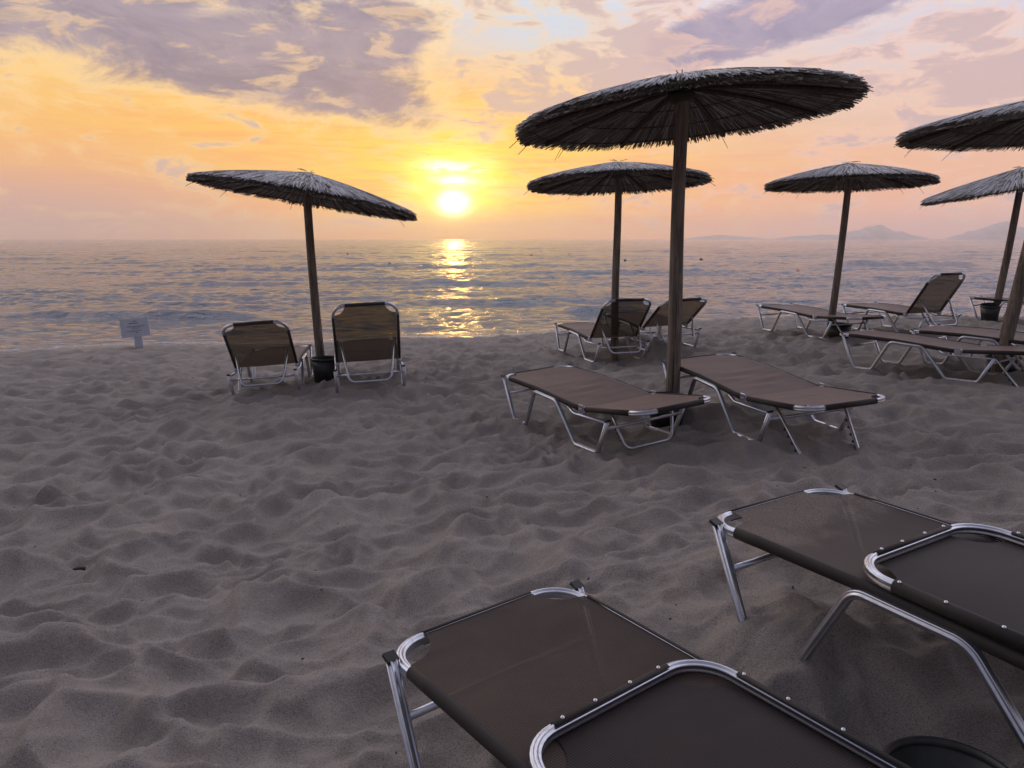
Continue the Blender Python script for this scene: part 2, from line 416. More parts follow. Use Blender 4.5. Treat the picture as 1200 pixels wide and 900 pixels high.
# ------------------------------------------------------------------ ground height
cp = [(0, 0, .07), (-2, 2, .03), (-4, 3.5, .0), (1.6, 1.0, .14), (1.25, 1.55, .13), (3, 2, .2), (-3, 5.5, .0), (-7, 6, -.02), (-1, 4, .03), (.3, 4.2, .08), (2.4, 4.2, .2), (4, 5, .25), (8, 7, .25), (8, 10, .22),
      (-4, -6, .1), (4, -6, .2), (14, 4, .3), (-14, 4, .0), (-6, 9, -.13), (-10, 9, -.12), (-.3, 6.9, .03), (3.2, 10, .17)]
for k, d in LG.items():
    M_ = lg_matrix(d)
    for sx_ in (-1, 1):
        for yy in (.30, 1.26):
            p = M_ @ Vector((sx_ * XL, yy, SINK[k])); cp.append((p.x, p.y, p.z))
shore = [(-16, 12.6), (-8.4, 13.1), (-6.4, 14.0), (-4.5, 13.9), (-1.94, 15.0), (0, 15.3), (.86, 16.0), (2.8, 17.4), (5.06, 18.1), (8, 18.5), (12.2, 18.9), (20, 19.5)]
for (x, y) in shore:
    cp += [(x, y, SEA_Z + .01), (x, y + 5, SEA_Z - .75), (x, y + 11, SEA_Z - 1.6)]
cp = np.array(cp, float)
def tps_k(r2): return np.where(r2 > 0, r2 * np.log(np.maximum(r2, 1e-12)) * .5, 0)
def tps_fit(P, lam):
    n = len(P); d2 = ((P[:, None, :2] - P[None, :, :2]) ** 2).sum(-1)
    K = tps_k(d2) + lam * np.eye(n); A = np.zeros((n + 3, n + 3)); Q = np.c_[np.ones(n), P[:, :2]]
    A[:n, :n] = K; A[:n, n:] = Q; A[n:, :n] = Q.T
    return np.linalg.solve(A, np.r_[P[:, 2], 0, 0, 0])
TW = tps_fit(cp, .002)
def base_h(x, y):
    x = np.clip(np.asarray(x, float), -20, 20); y = np.clip(np.asarray(y, float), -8, 30)
    out = TW[-3] + TW[-2] * x + TW[-1] * y
    for i in range(len(cp)):
        out = out + TW[i] * tps_k((x - cp[i, 0]) ** 2 + (y - cp[i, 1]) ** 2)
    return out
def hsh(ix, iy, k):
    h = (ix.astype(np.int64) * 374761393 + iy.astype(np.int64) * 668265263 + k * 974711) & 0x7fffffff
    h = ((h ^ (h >> 13)) * 1274126177) & 0x7fffffff
    return ((h ^ (h >> 16)) & 0xffff) / 65535.0
def vnoise(x, y, k):
    ix, iy = np.floor(x), np.floor(y); fx, fy = x - ix, y - iy
    fx = fx * fx * fx * (fx * (fx * 6 - 15) + 10); fy = fy * fy * fy * (fy * (fy * 6 - 15) + 10)
    a, b, c, d = hsh(ix, iy, k), hsh(ix + 1, iy, k), hsh(ix, iy + 1, k), hsh(ix + 1, iy + 1, k)
    return (a * (1 - fx) + b * fx) * (1 - fy) + (c * (1 - fx) + d * fx) * fy
def fbm(x, y, k, n=4):
    s = 0; a = .5
    for i in range(n): s = s + a * vnoise(x * 2 ** i + 13.7 * i, y * 2 ** i - 7.3 * i, k + i); a *= .5
    return s
def pits(x, y, cell, k, soft=.035):
    """trodden hollows that meet in soft crests: smooth minimum of paraboloids round scattered centres"""
    x = x / cell; y = y / cell; ix, iy = np.floor(x), np.floor(y); acc = 0
    for ox in (-1, 0, 1):
        for oy in (-1, 0, 1):
            cx, cy = ix + ox, iy + oy
            px, py = cx + hsh(cx, cy, k), cy + hsh(cx, cy, k + 1)
            th = hsh(cx, cy, k + 2) * 3.14; st_ = .65 + .6 * hsh(cx, cy, k + 3); dp = hsh(cx, cy, k + 4) * .45
            ux, uy = x - px, y - py
            a = (ux * np.cos(th) + uy * np.sin(th)) * st_; b = (uy * np.cos(th) - ux * np.sin(th)) / st_
            acc = acc + np.exp(-((a * a + b * b) - dp) / soft)
    return np.clip(-soft * np.log(acc + 1e-30), -.5, 1.2)
def sand_detail(x, y):
    wx = x + .28 * (fbm(x * 1.3, y * 1.3, 11) - .5) * 2; wy = y + .28 * (fbm(x * 1.3 + 40, y * 1.3, 17) - .5) * 2
    big_ = fbm(x * .9, y * 1.1, 3, 3) - .45
    p1 = pits(wx * .85, wy * 1.15, .245, 101, .045); p2 = pits((wx + 3) * .9, wy * 1.1, .155, 201, .05); p3 = pits(wx, wy, .105, 301, .06)
    p1 = np.tanh(p1 * 2.0) / 2.0; p2 = np.tanh(p2 * 2.6) / 2.6
    m = np.clip((fbm(x * .8, y * .8, 55, 3) - .30) * 3, .85, 1.1)
    h = .05 * big_ + m * (.160 * p1 + .088 * p2) + .040 * p3 * np.clip((fbm(x * 1.1, y * 1.1, 77, 2) - .25) * 4, 0, 1) + .012 * (fbm(x * 8, y * 8, 91, 3) - .45)
    return h - .05
LEGPTS = []
for k, d in LG.items():
    M_ = lg_matrix(d)
    for sx_ in (-1, 1):
        for yy in (.22, .30, .38, 1.13, 1.26, 1.39):
            p = M_ @ Vector((sx_ * XL, yy, 0)); LEGPTS.append((p.x, p.y))
LEGPTS = np.array(LEGPTS)
def ground_h(x, y):
    x = np.asarray(x, float); y = np.asarray(y, float); b = base_h(x, y)
    near = np.zeros_like(x)
    for (px, py) in LEGPTS: near = np.maximum(near, np.exp(-((x - px) ** 2 + (y - py) ** 2) / .11 ** 2))
    fade = np.clip((b - (SEA_Z - .02)) / .22, 0.0, 1); fade = .25 + .75 * fade
    amp = np.where(y > 8, np.clip(1 - (y - 8) * .035, .6, 1), 1)
    return b + sand_detail(x, y) * (1 - .8 * near) * fade * amp + .006 * near
def gh(x, y): return float(ground_h(np.array([x]), np.array([y]))[0])

def axis(lo, hi, c, s0, g, smax=3.0):
    """coordinates densest between c[0] and c[1]"""
    out = list(np.arange(c[0], c[1], s0)); s = s0; p = out[-1]
    while p < hi: s = min(s * (1 + g), smax); p += s; out.append(p)
    s = s0; p = c[0]; l = []
    while p > lo: s = min(s * (1 + g), smax); p -= s; l.append(p)
    return np.array(l[::-1] + out)
def grid_mesh(name, X, Y, Z, m, attr=None):
    ny, nx = X.shape; me = bpy.data.meshes.new(name)
    co = np.stack([X, Y, Z], -1).reshape(-1, 3); me.vertices.add(nx * ny); me.vertices.foreach_set('co', co.ravel())
    i = np.arange(ny - 1)[:, None] * nx + np.arange(nx - 1)[None, :]
    q = np.stack([i, i + 1, i + nx + 1, i + nx], -1).reshape(-1, 4); nf = len(q)
    me.loops.add(nf * 4); me.loops.foreach_set('vertex_index', q.ravel().astype(np.int32))
    me.polygons.add(nf); me.polygons.foreach_set('loop_start', (np.arange(nf) * 4).astype(np.int32))
    me.polygons.foreach_set('use_smooth', np.ones(nf, bool)); me.update(calc_edges=True); me.validate()
    me.materials.append(m)
    if attr is not None:
        a = me.color_attributes.new(attr[0], 'FLOAT_COLOR', 'POINT'); v = attr[1].ravel()
        a.data.foreach_set('color', np.stack([v, v, v, np.ones_like(v)], -1).ravel())
    o = bpy.data.objects.new(name, me); C.objects.link(o); return o
gx = axis(-70, 70, (-1.6, 2.0), .0125, .0058); gy = axis(-40, 34, (1.15, 2.6), .0105, .0062)
GX, GY = np.meshgrid(gx, gy)
sand = grid_mesh('sand_beach', GX, GY, ground_h(GX, GY), SAND)
tag(sand, kind='structure')

# ------------------------------------------------------------------ sea
rs = np.random.RandomState(7)
def sea():
    u = axis(-5, 5, (-.95, .95), .0024, .06, .4)
    y = [11.0]
    while y[-1] < 420: y.append(y[-1] + .045 + .0040 * (y[-1] - 11))
    while y[-1] < 4000: y.append(y[-1] * 1.08)
    y = np.array(y); U, Y = np.meshgrid(u, y); X = U * (Y * .75 + 9)
    sp = np.maximum(np.gradient(y)[:, None] + 0 * U, 0); h = np.zeros_like(X)
    lam = np.geomspace(.40, 9, 90)
    wx_ = X + 1.2 * fbm(X * .12, Y * .12, 5, 3); wy_ = Y + 2.0 * fbm(X * .10 + 9, Y * .14, 6, 3)
    env = .35 + 1.3 * np.clip((fbm(X * .09, Y * .16, 8, 3) - .25) * 1.6, 0, 1) ** 1.3
    for i, l in enumerate(lam):
        th = rs.normal(0, .85 if l < 2.6 else .4); k = 2 * PI / l; ph = rs.uniform(0, 2 * PI); a = .0044 * l ** .62 * (1.25 if l < 2.6 else .75)
        a = a * np.clip((l / sp - 2.2) / 2, 0, 1)
        t = k * (wx_ * math.sin(th) + wy_ * math.cos(th)) + ph
        h += a * (np.sin(t) + .30 * np.sin(2 * t + .9) + .10 * np.sin(3 * t + 1.8))
    h *= env
    # individual swells rising towards the beach
    for (cx, cy, lx, amp_, ly, sk) in ((-9.5, 19.2, 3.4, .16, .42, .03), (-4.2, 25, 3.0, .10, .5, -.02), (-.6, 23.5, 2.4, .12, .42, .02), (1.9, 24.5, 2.6, .11, .5, .02), (25.5, 57, 3.5, .42, 1.5, 0),
                                   (31, 58, 2.4, .30, 1.3, .02), (-12, 33, 5, .14, .7, 0), (2.4, 20.5, 1.3, .13, .35, 0), (17, 36, 5, .13, .8, .02), (-17, 25, 4, .12, .6, .02), (7, 44, 6, .16, 1.0, 0), (-3, 34, 5, .12, .7, .01), (30, 32, 6, .12, .8, 0)):
        yy = cy + sk * (X - cx) + .35 * (fbm(X * .7, Y * .2, 31, 3) - .5)
        dY = Y - yy; h += amp_ * np.exp(-((X - cx) / lx) ** 4) * np.exp(-np.where(dY < 0, (dY / ly) ** 2, (dY / (ly * 2.2)) ** 2)) * (.6 + .8 * fbm(X * 1.1, Y * .3, 41, 3))
    bh = base_h(X, Y); depth = SEA_Z - bh; near = Y < 26
    sf = np.where(near, np.clip((depth + .05) / .35, .12, 1), 1); h *= sf
    foam = np.where(near, np.exp(-((depth - .02) / .05) ** 2) * .50, 0)
    foam = np.maximum(foam, np.where(near, np.exp(-((depth - .24 - .05 * fbm(X * .5, Y * .2, 61)) / .025) ** 2) * .42, 0))
    for (cx, cy, lx, ly) in ((25.5, 56.0, 3.2, 1.0), (31, 57.2, 2.0, .8), (2.0, 19.9, 1.2, .3), (-9.5, 18.6, 3, .22)):
        foam = np.maximum(foam, .42 * np.exp(-((X - cx) / lx) ** 2 - ((Y - cy) / ly) ** 2))
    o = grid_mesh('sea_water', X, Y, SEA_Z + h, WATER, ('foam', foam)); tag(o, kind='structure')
sea()

# ------------------------------------------------------------------ far hills across the water
def hill(prof, D, depth, seed):
    """prof: (px, height px) seen across the bay at distance D; a ridge with depth and rounded flanks"""
    pts = np.array(prof, float); xs = np.linspace(pts[0, 0], pts[-1, 0], 90); hp = np.interp(xs, pts[:, 0], pts[:, 1])
    X0 = (xs - 600) / 930 * D; H = hp / 930 * D; rr = (fbm(xs * .12, xs * 0, seed, 4) - .47); H = np.maximum(H * (1 + .5 * rr), 0)
    v = np.linspace(-1, 1, 17); X, V = np.meshgrid(X0, v)
    Hh = H[None, :] * (1 - np.abs(V) ** 1.6) * (1 + .25 * (fbm(X * .012, V * 3, seed + 4, 3) - .5)) - 2 * (np.abs(V) > .99)
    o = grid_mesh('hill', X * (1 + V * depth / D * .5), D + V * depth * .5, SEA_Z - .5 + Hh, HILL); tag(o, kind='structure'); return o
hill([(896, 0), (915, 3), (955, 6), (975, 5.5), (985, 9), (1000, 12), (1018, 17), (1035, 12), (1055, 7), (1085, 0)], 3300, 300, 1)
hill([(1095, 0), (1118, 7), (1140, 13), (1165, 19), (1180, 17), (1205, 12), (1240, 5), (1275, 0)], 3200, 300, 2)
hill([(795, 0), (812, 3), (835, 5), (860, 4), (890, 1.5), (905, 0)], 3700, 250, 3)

# ------------------------------------------------------------------ air
def haze():
    mb = MB(); top = 82; box(mb, (0, 1000, (top + SEA_Z - 4) / 2), (9000, 6400, top - SEA_Z + 4))
    m = bpy.data.materials.new('haze_air'); m.use_nodes = True; nt = m.node_tree; nt.nodes.clear()
    v = nt.nodes.new('ShaderNodeVolumePrincipled'); v.inputs['Color'].default_value = (.99, .96, .96, 1)
    v.inputs['Density'].default_value = .00036; v.inputs['Anisotropy'].default_value = .78
    o = nt.nodes.new('ShaderNodeOutputMaterial'); nt.links.new(v.outputs[0], o.inputs['Volume'])
    h = mb.build('haze', m, smooth=False); tag(h, 'thin warm sea haze over the whole bay', kind='stuff'); return h
haze()

# ------------------------------------------------------------------ sun lounger
def seat_z(y): return np.interp(y, [0, .15, .6, 1.0, 1.25], [.33, .333, .318, .285, .265])
def halfw(t, L):
    """fabric half-width near the free end t = distance from the end bar"""
    return W - math.sqrt(max(RC * RC - t * t, 0)) if t < RC else W
def sling(L, zf, sag, seed, wr=0.0, end='free'):
    """sheet stretched between the side tubes; y from 0 (free end) to L"""
    mb = MB(); rnd = np.random.RandomState(seed); nu = 18
    ys = list(np.linspace(0, RC, 9)) + list(np.linspace(RC, L, 46))[1:]
    ph = rnd.uniform(0, 6, 6)
    for y in ys:
        hw = halfw(y, L)
        for i in range(nu + 1):
            u = -1 + 2 * i / nu; x = u * hw
            s = (1 - u * u)
            z = zf(y) + .0145 - sag * s * min(1, y / .25) * (1 - .4 * y / L)
            z += wr * s * (math.sin(y * 31 + u * 1.6 + ph[0]) * .6 + math.sin(y * 52 - u * 2.3 + ph[1]) * .4) * math.exp(-((y - L * .66) / (L * .22)) ** 2)
            mb.uv[len(mb.v)] = (x, y); mb.v.append((x, y, z))
    for j in range(len(ys) - 1):
        for i in range(nu):
            a = j * (nu + 1) + i; mb.f.append((a, a + 1, a + nu + 2, a + nu + 1))
    return mb
def sleeve_sec(sgn):
    """thin wrap round the tube from its top over the outside to underneath"""
    out = []; inn = []
    for k in range(13):
        t = R(110 - 235 * k / 12); out.append((sgn * .0165 * math.cos(t), .0195 * math.sin(t))); inn.append((sgn * .0140 * math.cos(t), .0168 * math.sin(t)))
    return out + inn[::-1]
def spline(pts, n):
    return [Vector(p) for p in pts]
def make_lounger(key, label, ang, fab_seat, fab_back, rivets=False, wr=.004, group=None):
    d = LG[key]; root = empty('sun_lounger'); root.matrix_world = lg_matrix(d)
    tag(root, label, 'sun lounger', group or 'aluminium sun loungers with brown mesh')
    folded = ang > 120
    # seat frame
    zf = lambda y: float(seat_z(y))
    side = [(y, zf(y)) for y in (1.25, 1.1, .95, .8, .6, .4, .22)]
    path = [(-W, y, z) for y, z in side] + [(-W, 0, .33), (W, 0, .33)] + [(W, y, z) for y, z in side[::-1]]
    rad = [0] * (len(side) - 1) + [RC, RC] + [0] * (len(side) - 1)
    mb = MB(); sweep(mb, fillet(path, rad, 9), SEC, (0, 0, 1)); mb.build('seat_frame', ALU, root)
    # seat sling with hems
    fs = sling(HY - .02, zf, .024 if rivets else .014, hash(key) % 1000 if False else ord(key), wr).build('seat_fabric', fab_seat, root)
    hm = MB()
    for s in (-1, 1):
        sweep(hm, [(s * W, y, zf(y)) for y in (RC + .01, .22, .4, .6, .8, .95, 1.1, HY - .02)], sleeve_sec(s), (0, 0, 1))
    sweep(hm, [(-(W - RC) + .0, 0, .33), (W - RC, 0, .33)], sleeve_sec(1), (0, 0, 1)); hm.build('hem', HEM, fs)
    # legs: one bent tube on each side
    for s in (-1, 1):
        x = s * (XL + .010); yo = 0
        lp = [(x, .065, .345), (x, .215, .0), (x, .40, .0), (x, .565, .305), (x, .885, .285), (x, 1.12, .0), (x, 1.41, .0), (x, 1.535, .245)]
        mb = MB(); sweep(mb, fillet(lp, [.05, .05, .06, .09, .06, .05], 6), SEC, (1, 0, 0)); lg = mb.build('leg', ALU, root)
        for (yy, zz) in ((.061, .352), (1.538, .252)):
            mb = MB(); box(mb, (x, yy, zz), (.034, .030, .011), Matrix.Rotation(-.4 if yy < 1 else .45, 3, 'X')); mb.build('end_cap', BLACK, lg, False)
        mb = MB(); sweep(mb, fillet([(x - s * .004, 1.04, .262), (x - s * .004, 1.12, .228), (x - s * .004, 1.535, .236)], .1, 5), SECB, (1, 0, 0)); mb.build('side_rail', ALU, root)
        mb = MB(); box(mb, (s * (W + .012), HY - .015, .268), (.012, .055, .075)); box(mb, (s * (W + .02), HY - .015, .262), (.01, .02, .03)); mb.build('hinge', ALU if not folded else STEEL, root, False)
    for (y, z, r_) in ((1.52, .195, SECR), (.135, .215, SECR)):
        mb = MB(); sweep(mb, [(-XL, y, z), (XL, y, z)], r_, (0, 0, 1)); mb.build('crossbar', ALU, root)
    # backrest assembly in its own frame: y from the hinge outward, z to the front
    hz = .318 if folded else .275
    A = R(ang); Mb = Matrix.Translation((0, HY, hz)) @ Matrix.Rotation(A, 4, 'X')
    L = LB
    path = [(-W, -.02, 0), (-W, L, 0), (W, L, 0), (W, -.02, 0)]
    mb = MB(); sweep(mb, fillet(path, RC, 9), SEC, (0, 0, 1)); bf = mb.build('backrest_frame', ALU, root, mw=Mb)
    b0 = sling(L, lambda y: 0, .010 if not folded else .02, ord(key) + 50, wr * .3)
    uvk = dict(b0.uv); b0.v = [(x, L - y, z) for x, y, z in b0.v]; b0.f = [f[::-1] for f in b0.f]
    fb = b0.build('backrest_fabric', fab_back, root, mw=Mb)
    hm = MB()
    for s in (-1, 1): sweep(hm, [(s * W, .03, 0), (s * W, L * .5, 0), (s * W, L - RC - .01, 0)], sleeve_sec(s), (0, 0, 1))
    sweep(hm, [(-(W - RC), L, 0), (W - RC, L, 0)], sleeve_sec(-1), (0, 0, 1)); hm.build('hem', HEM, fb, mw=Mb)
    if rivets:
        pts = [(x, L + .004) for x in (-.165, -.06, .06, .165)] + [(s * (W + .004), y) for s in (-1, 1) for y in (.10, .27, .41, .535)]
        for (x, y) in pts:
            mb = MB(); lathe(mb, [(0.0, -.0045), (.0018, -.0040), (.0022, -.0028), (.0040, -.0030), (.0052, 0)], 12)
            rv = mb.build('rivet', STEEL, fb, mw=Mb @ Matrix.Translation((x, y, -.0195)))
    # U-shaped prop with its two toothed racks
    if not folded:
        if ang > 20:   # prop stands from the middle of the backrest to the rear crossbar
            pv = Mb @ Vector((0, .27, -.02)); bot = Vector((0, 1.60, .135)); d1 = (bot - pv)
            bot = pv + d1.normalized() * max(d1.length, .34)
        else:          # hangs loose to the sand
            pv = Mb @ Vector((0, .27, -.02)); bot = Vector((0, 1.80, -.13)) if key != 'C' else Vector((0, 1.56, .03))
        w1, w2 = .265, .185
        path = [(-w1, pv.y, pv.z), (-w2 - .02, bot.y, bot.z), (w2 + .02, bot.y, bot.z), (w1, pv.y, pv.z)]
        nrm = (Vector((0, bot.y - pv.y, bot.z - pv.z))).cross(Vector((1, 0, 0)))
        mb = MB(); sweep(mb, fillet(path, .075, 7), SECR, nrm); br = mb.build('prop_bracket', ALU, root)
        for s in (-1, 1):
            mb = MB(); a_ = Vector((s * w1, pv.y, pv.z)); b_ = Vector((s * (w2 + .02), bot.y, bot.z)); dv = (b_ - a_)
            off = Vector(nrm).normalized(); off = off if off.y < 0 else -off
            for t in (.34, .44, .54, .64, .74):
                c = a_ + dv * t + off * .018; rot = dv.to_track_quat('Z', 'X').to_matrix()
                box(mb, c, (.012, .024, .014), rot)
            box(mb, a_ + dv * .54 + off * .009, (.012, .010, dv.length * .46), dv.to_track_quat('Z', 'X').to_matrix()); mb.build('toothed_rack', BLACK, br, False)
    return root
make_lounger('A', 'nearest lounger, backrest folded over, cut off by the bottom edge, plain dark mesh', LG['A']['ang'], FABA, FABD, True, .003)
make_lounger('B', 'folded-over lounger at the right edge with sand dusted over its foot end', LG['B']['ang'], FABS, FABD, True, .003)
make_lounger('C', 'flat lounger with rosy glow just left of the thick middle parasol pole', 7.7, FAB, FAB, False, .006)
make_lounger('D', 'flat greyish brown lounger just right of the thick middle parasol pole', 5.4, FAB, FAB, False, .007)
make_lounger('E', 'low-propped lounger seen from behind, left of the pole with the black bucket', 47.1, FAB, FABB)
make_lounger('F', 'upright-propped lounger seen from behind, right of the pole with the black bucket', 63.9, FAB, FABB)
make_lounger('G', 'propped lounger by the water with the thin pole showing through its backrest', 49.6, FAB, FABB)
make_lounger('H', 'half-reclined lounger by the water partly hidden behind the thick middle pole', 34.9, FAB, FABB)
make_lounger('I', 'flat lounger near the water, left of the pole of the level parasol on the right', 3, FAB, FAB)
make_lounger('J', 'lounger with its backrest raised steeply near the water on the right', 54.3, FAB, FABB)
make_lounger('K', 'flat lounger in front of the leaning pole at the right, nearer of the pair', 4, FAB, FAB)
make_lounger('L', 'flat lounger mostly hidden behind the leaning pole at the right', 4, FAB, FAB)
make_lounger('M', 'farthest flat lounger at the right edge above the waterline, bucket underneath', 4, FAB, FAB)

# ------------------------------------------------------------------ parasols
def make_parasol(key, label, seed):
    d = UM[key]; rnd = random.Random(seed)
    bx_, by_ = d['base']; bz = gh(bx_, by_); root = empty('thatched_parasol', (bx_, by_, bz))
    tag(root, label, 'parasol', 'thatched beach parasols')
    Rr, rise = d['Rr'], d['rise']
    apex = Vector((d['top'][0], d['top'][1], CAMZ + d['rim'] + rise)); inv = Matrix.Translation((-bx_, -by_, -bz))
    nrm = Vector((-d['sx'], -d['sy'], 1)).normalized()
    Rm = Vector((0, 0, 1)).rotation_difference(nrm).to_matrix().to_4x4()
    Mc = inv @ Matrix.Translation(Vector((d['top'][0], d['top'][1], CAMZ + d['rim']))) @ Rm
    # pole
    mb = MB(); p0 = Vector((0, 0, -.25)); p1 = inv @ (Vector((d['top'][0], d['top'][1], CAMZ + d['rim'] + rise - .03)))
    path = []
    for i in range(25):
        t = i / 24; p = p0.lerp(p1, t); path.append(p + Vector((.010 * math.sin(t * 5 + seed), .008 * math.sin(t * 7 + seed * 2), 0)))
    vs = []; n = 20
    for i, p in enumerate(path):
        rr = d['r'] * (1 - .16 * i / 24)
        for k in range(n):
            a = 2 * PI * k / n; q = rr * (1 + .03 * math.sin(3 * a + i * .2 + seed) + .015 * math.sin(7 * a + i * .5)); vs.append((p.x + q * math.cos(a), p.y + q * math.sin(a), p.z))
    fs = [(i * n + k, i * n + (k + 1) % n, (i + 1) * n + (k + 1) % n, (i + 1) * n + k) for i in range(24) for k in range(n)] + [tuple(24 * n + k for k in range(n))]
    mb.add(vs, fs); mb.build('pole', POLE, root)
    # battens under the thatch
    def zc(r): return rise * (1 - .72 * (r / Rr) - .28 * (r / Rr) ** 2.6)
    for k in range(8):
        a = 2 * PI * (k + .35) / 8; ca, sa = math.cos(a), math.sin(a); mb = MB()
        sweep(mb, [(ca * r, sa * r, zc(r) - .045 - .0 * r) for r in (.05, Rr * .35, Rr * .65, Rr * .93)], tubesec(.017, .017, 8), (0, 0, 1)); mb.build('batten', RIB, root, mw=Mc)
    mb = MB(); lathe(mb, [(d['r'] + .004, zc(0) - .16), (d['r'] + .035, zc(0) - .15), (d['r'] + .035, zc(0) - .09), (d['r'] + .004, zc(0) - .08)], 16); mb.build('hub', RIB, root, mw=Mc)
    # hoops tying the reeds
    for rf in (.42, .68, .9):
        mb = MB(); r0 = Rr * rf; N_ = 48
        lathe(mb, [(r0 + .006 * math.cos(t), zc(r0) - .028 + .006 * math.sin(t)) for t in (0, PI / 2, PI, 3 * PI / 2, 2 * PI)], N_); mb.build('hoop', RIB, root, mw=Mc)
    # reeds
    mb = MB()
    def reed(a, r0, r1, z0, z1, wd, tone, da=0.0, droop=0.0, th=.004):
        ns = 4; c, s = math.cos(a), math.sin(a); rad = Vector((c, s, 0)); tan = Vector((-s, c, 0)); vs = []
        cr = rnd.uniform(-.5, .5)
        for i in range(ns):
            t = i / (ns - 1); r = r0 + (r1 - r0) * t; z = zc(r) + z0 + (z1 - z0) * t - droop * t ** 3
            wv = wd * (1 - .4 * t * t) * (.8 if i == 0 else 1); p = rad * r + tan * (da * t) + Vector((0, 0, z))
            vs += [p - tan * wv / 2 - Vector((0, 0, cr * wv * .5)), p + Vector((0, 0, th)), p + tan * wv / 2 + Vector((0, 0, cr * wv * .5)), p - Vector((0, 0, th * .6))]
        fs = []
        for i in range(ns - 1):
            for k in range(4): fs.append((i * 4 + k, i * 4 + (k + 1) % 4, i * 4 + 4 + (k + 1) % 4, i * 4 + 4 + k))
        fs += [(3, 2, 1, 0), (12, 13, 14, 15)]
        mb.add(vs, fs, tone)
    # underside mat
    nb = 950
    for k in range(nb):
        a = 2 * PI * (k + rnd.uniform(-.3, .3)) / nb
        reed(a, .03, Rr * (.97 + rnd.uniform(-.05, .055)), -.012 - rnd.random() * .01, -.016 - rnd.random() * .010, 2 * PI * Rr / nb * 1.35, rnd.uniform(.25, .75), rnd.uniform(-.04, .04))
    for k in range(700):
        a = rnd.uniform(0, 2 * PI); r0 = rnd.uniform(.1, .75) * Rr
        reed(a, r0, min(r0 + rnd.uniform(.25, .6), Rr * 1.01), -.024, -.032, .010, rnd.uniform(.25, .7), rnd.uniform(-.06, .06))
    # tied inner mat that closes the cone
    nn = 96; rr_ = [.02, .3, .6, .85, .955]
    vs = [((q * Rr) * math.cos(2 * PI * k / nn), (q * Rr) * math.sin(2 * PI * k / nn), zc(q * Rr) + dzz) for dzz in (-.010, .004) for q in rr_ for k in range(nn)]
    nr = len(rr_); fs = []
    for lay in (0, 1):
        for i in range(nr - 1):
            for k in range(nn):
                a0 = (lay * nr + i) * nn; k2 = (k + 1) % nn; fs.append((a0 + k, a0 + k2, a0 + nn + k2, a0 + nn + k))
    for k in range(nn): a0 = (nr - 1) * nn; b0_ = (2 * nr - 1) * nn; fs.append((a0 + k, a0 + (k + 1) % nn, b0_ + (k + 1) % nn, b0_ + k))
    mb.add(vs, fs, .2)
    # ragged rim bundle
    for k in range(2300):
        a = rnd.uniform(0, 2 * PI); r1 = Rr * (1 + .018 * math.sin(9 * a + seed) + .012 * math.sin(23 * a)) + min(rnd.gauss(-.01, .014), .05)
        reed(a, r1 - rnd.uniform(.22, .45), r1, rnd.uniform(-.01, .015), rnd.uniform(-.022, .008), rnd.uniform(.005, .010), rnd.uniform(.1, .6), rnd.uniform(-.035, .035), rnd.uniform(0, .012))
    # top layers, paler and bluer: skylight painted into the tone
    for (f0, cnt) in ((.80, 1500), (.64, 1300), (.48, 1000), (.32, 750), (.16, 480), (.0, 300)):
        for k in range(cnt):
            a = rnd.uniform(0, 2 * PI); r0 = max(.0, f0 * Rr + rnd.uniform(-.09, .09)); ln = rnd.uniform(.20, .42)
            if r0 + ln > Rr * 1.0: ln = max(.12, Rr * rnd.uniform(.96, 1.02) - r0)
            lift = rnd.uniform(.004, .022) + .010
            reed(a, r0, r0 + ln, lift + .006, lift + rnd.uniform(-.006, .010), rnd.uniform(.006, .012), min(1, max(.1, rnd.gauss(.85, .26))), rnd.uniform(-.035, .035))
    # stray stalks
    for k in range(14):
        a = rnd.uniform(0, 2 * PI); r1 = Rr + rnd.uniform(.01, .09)
        reed(a, r1 - .25, r1, 0, rnd.choice((-1, -1, 1)) * rnd.uniform(.02, .07), .007, rnd.uniform(.1, .4), rnd.uniform(-.10, .10), .03)
    for k in range(4):
        a = rnd.uniform(0, 2 * PI); r0 = rnd.uniform(.0, .05); reed(a, r0, r0 + .10, .05, .075, .010, .6, rnd.uniform(-.04, .04))
    mb.build('thatch', REED, root, smooth=False, mw=Mc, colname='tone')
    return root
make_parasol('main', 'largest thatched parasol in the middle, dark underside showing, on the thick pole', 1)
make_parasol('left', 'thatched parasol on the far left, tilted down to the right towards the sun', 2)
make_parasol('second', 'thatched parasol whose canopy sits partly behind the thick middle pole', 3)
make_parasol('third', 'level grey-topped parasol right of the middle, whole canopy against pink sky', 4)
make_parasol('lean', 'thatched parasol cut by the upper right edge, on the leaning pole', 5)
make_parasol('far', 'far parasol at the right edge with its left side drooping, below the big cut-off one', 6)

# ------------------------------------------------------------------ buckets
def bucket(x, y, r, h, bury, label, tilt=(0, 0)):
    z = gh(x, y); root = empty('bucket', (x, y, z - bury)); root.rotation_euler = (tilt[0], tilt[1], .3)
    tag(root, label, 'bucket', 'black buckets at the parasol poles')
    mb = MB(); rb = r * .78
    lathe(mb, [(0.001, 0), (rb, 0), (rb + (r - rb) * .93, h * .93)] + [(rb + (r - rb) * .93 - .004, h * .93), (rb - .004, .012), (.001, .012)], 40); mb.build('body', BUCKET, root)
    mb = MB(); lathe(mb, [(r - .008, h * .925), (r + .006, h * .92), (r + .008, h * .985), (r + .002, h), (r - .006, h * .995), (r - .008, h * .925)], 40); mb.build('rim', BUCKET, root)
bucket(-2.10, 8.84, .165, .27, .0, 'black bucket at the foot of the left pole between two propped loungers')
bucket(1.22, 6.12, .155, .24, .02, 'black bucket mostly hidden behind the rosy flat lounger at the thick pole')
bucket(1.03, 1.66, .145, .26, -.02, 'black bucket in the bottom right corner, rim seen from above')
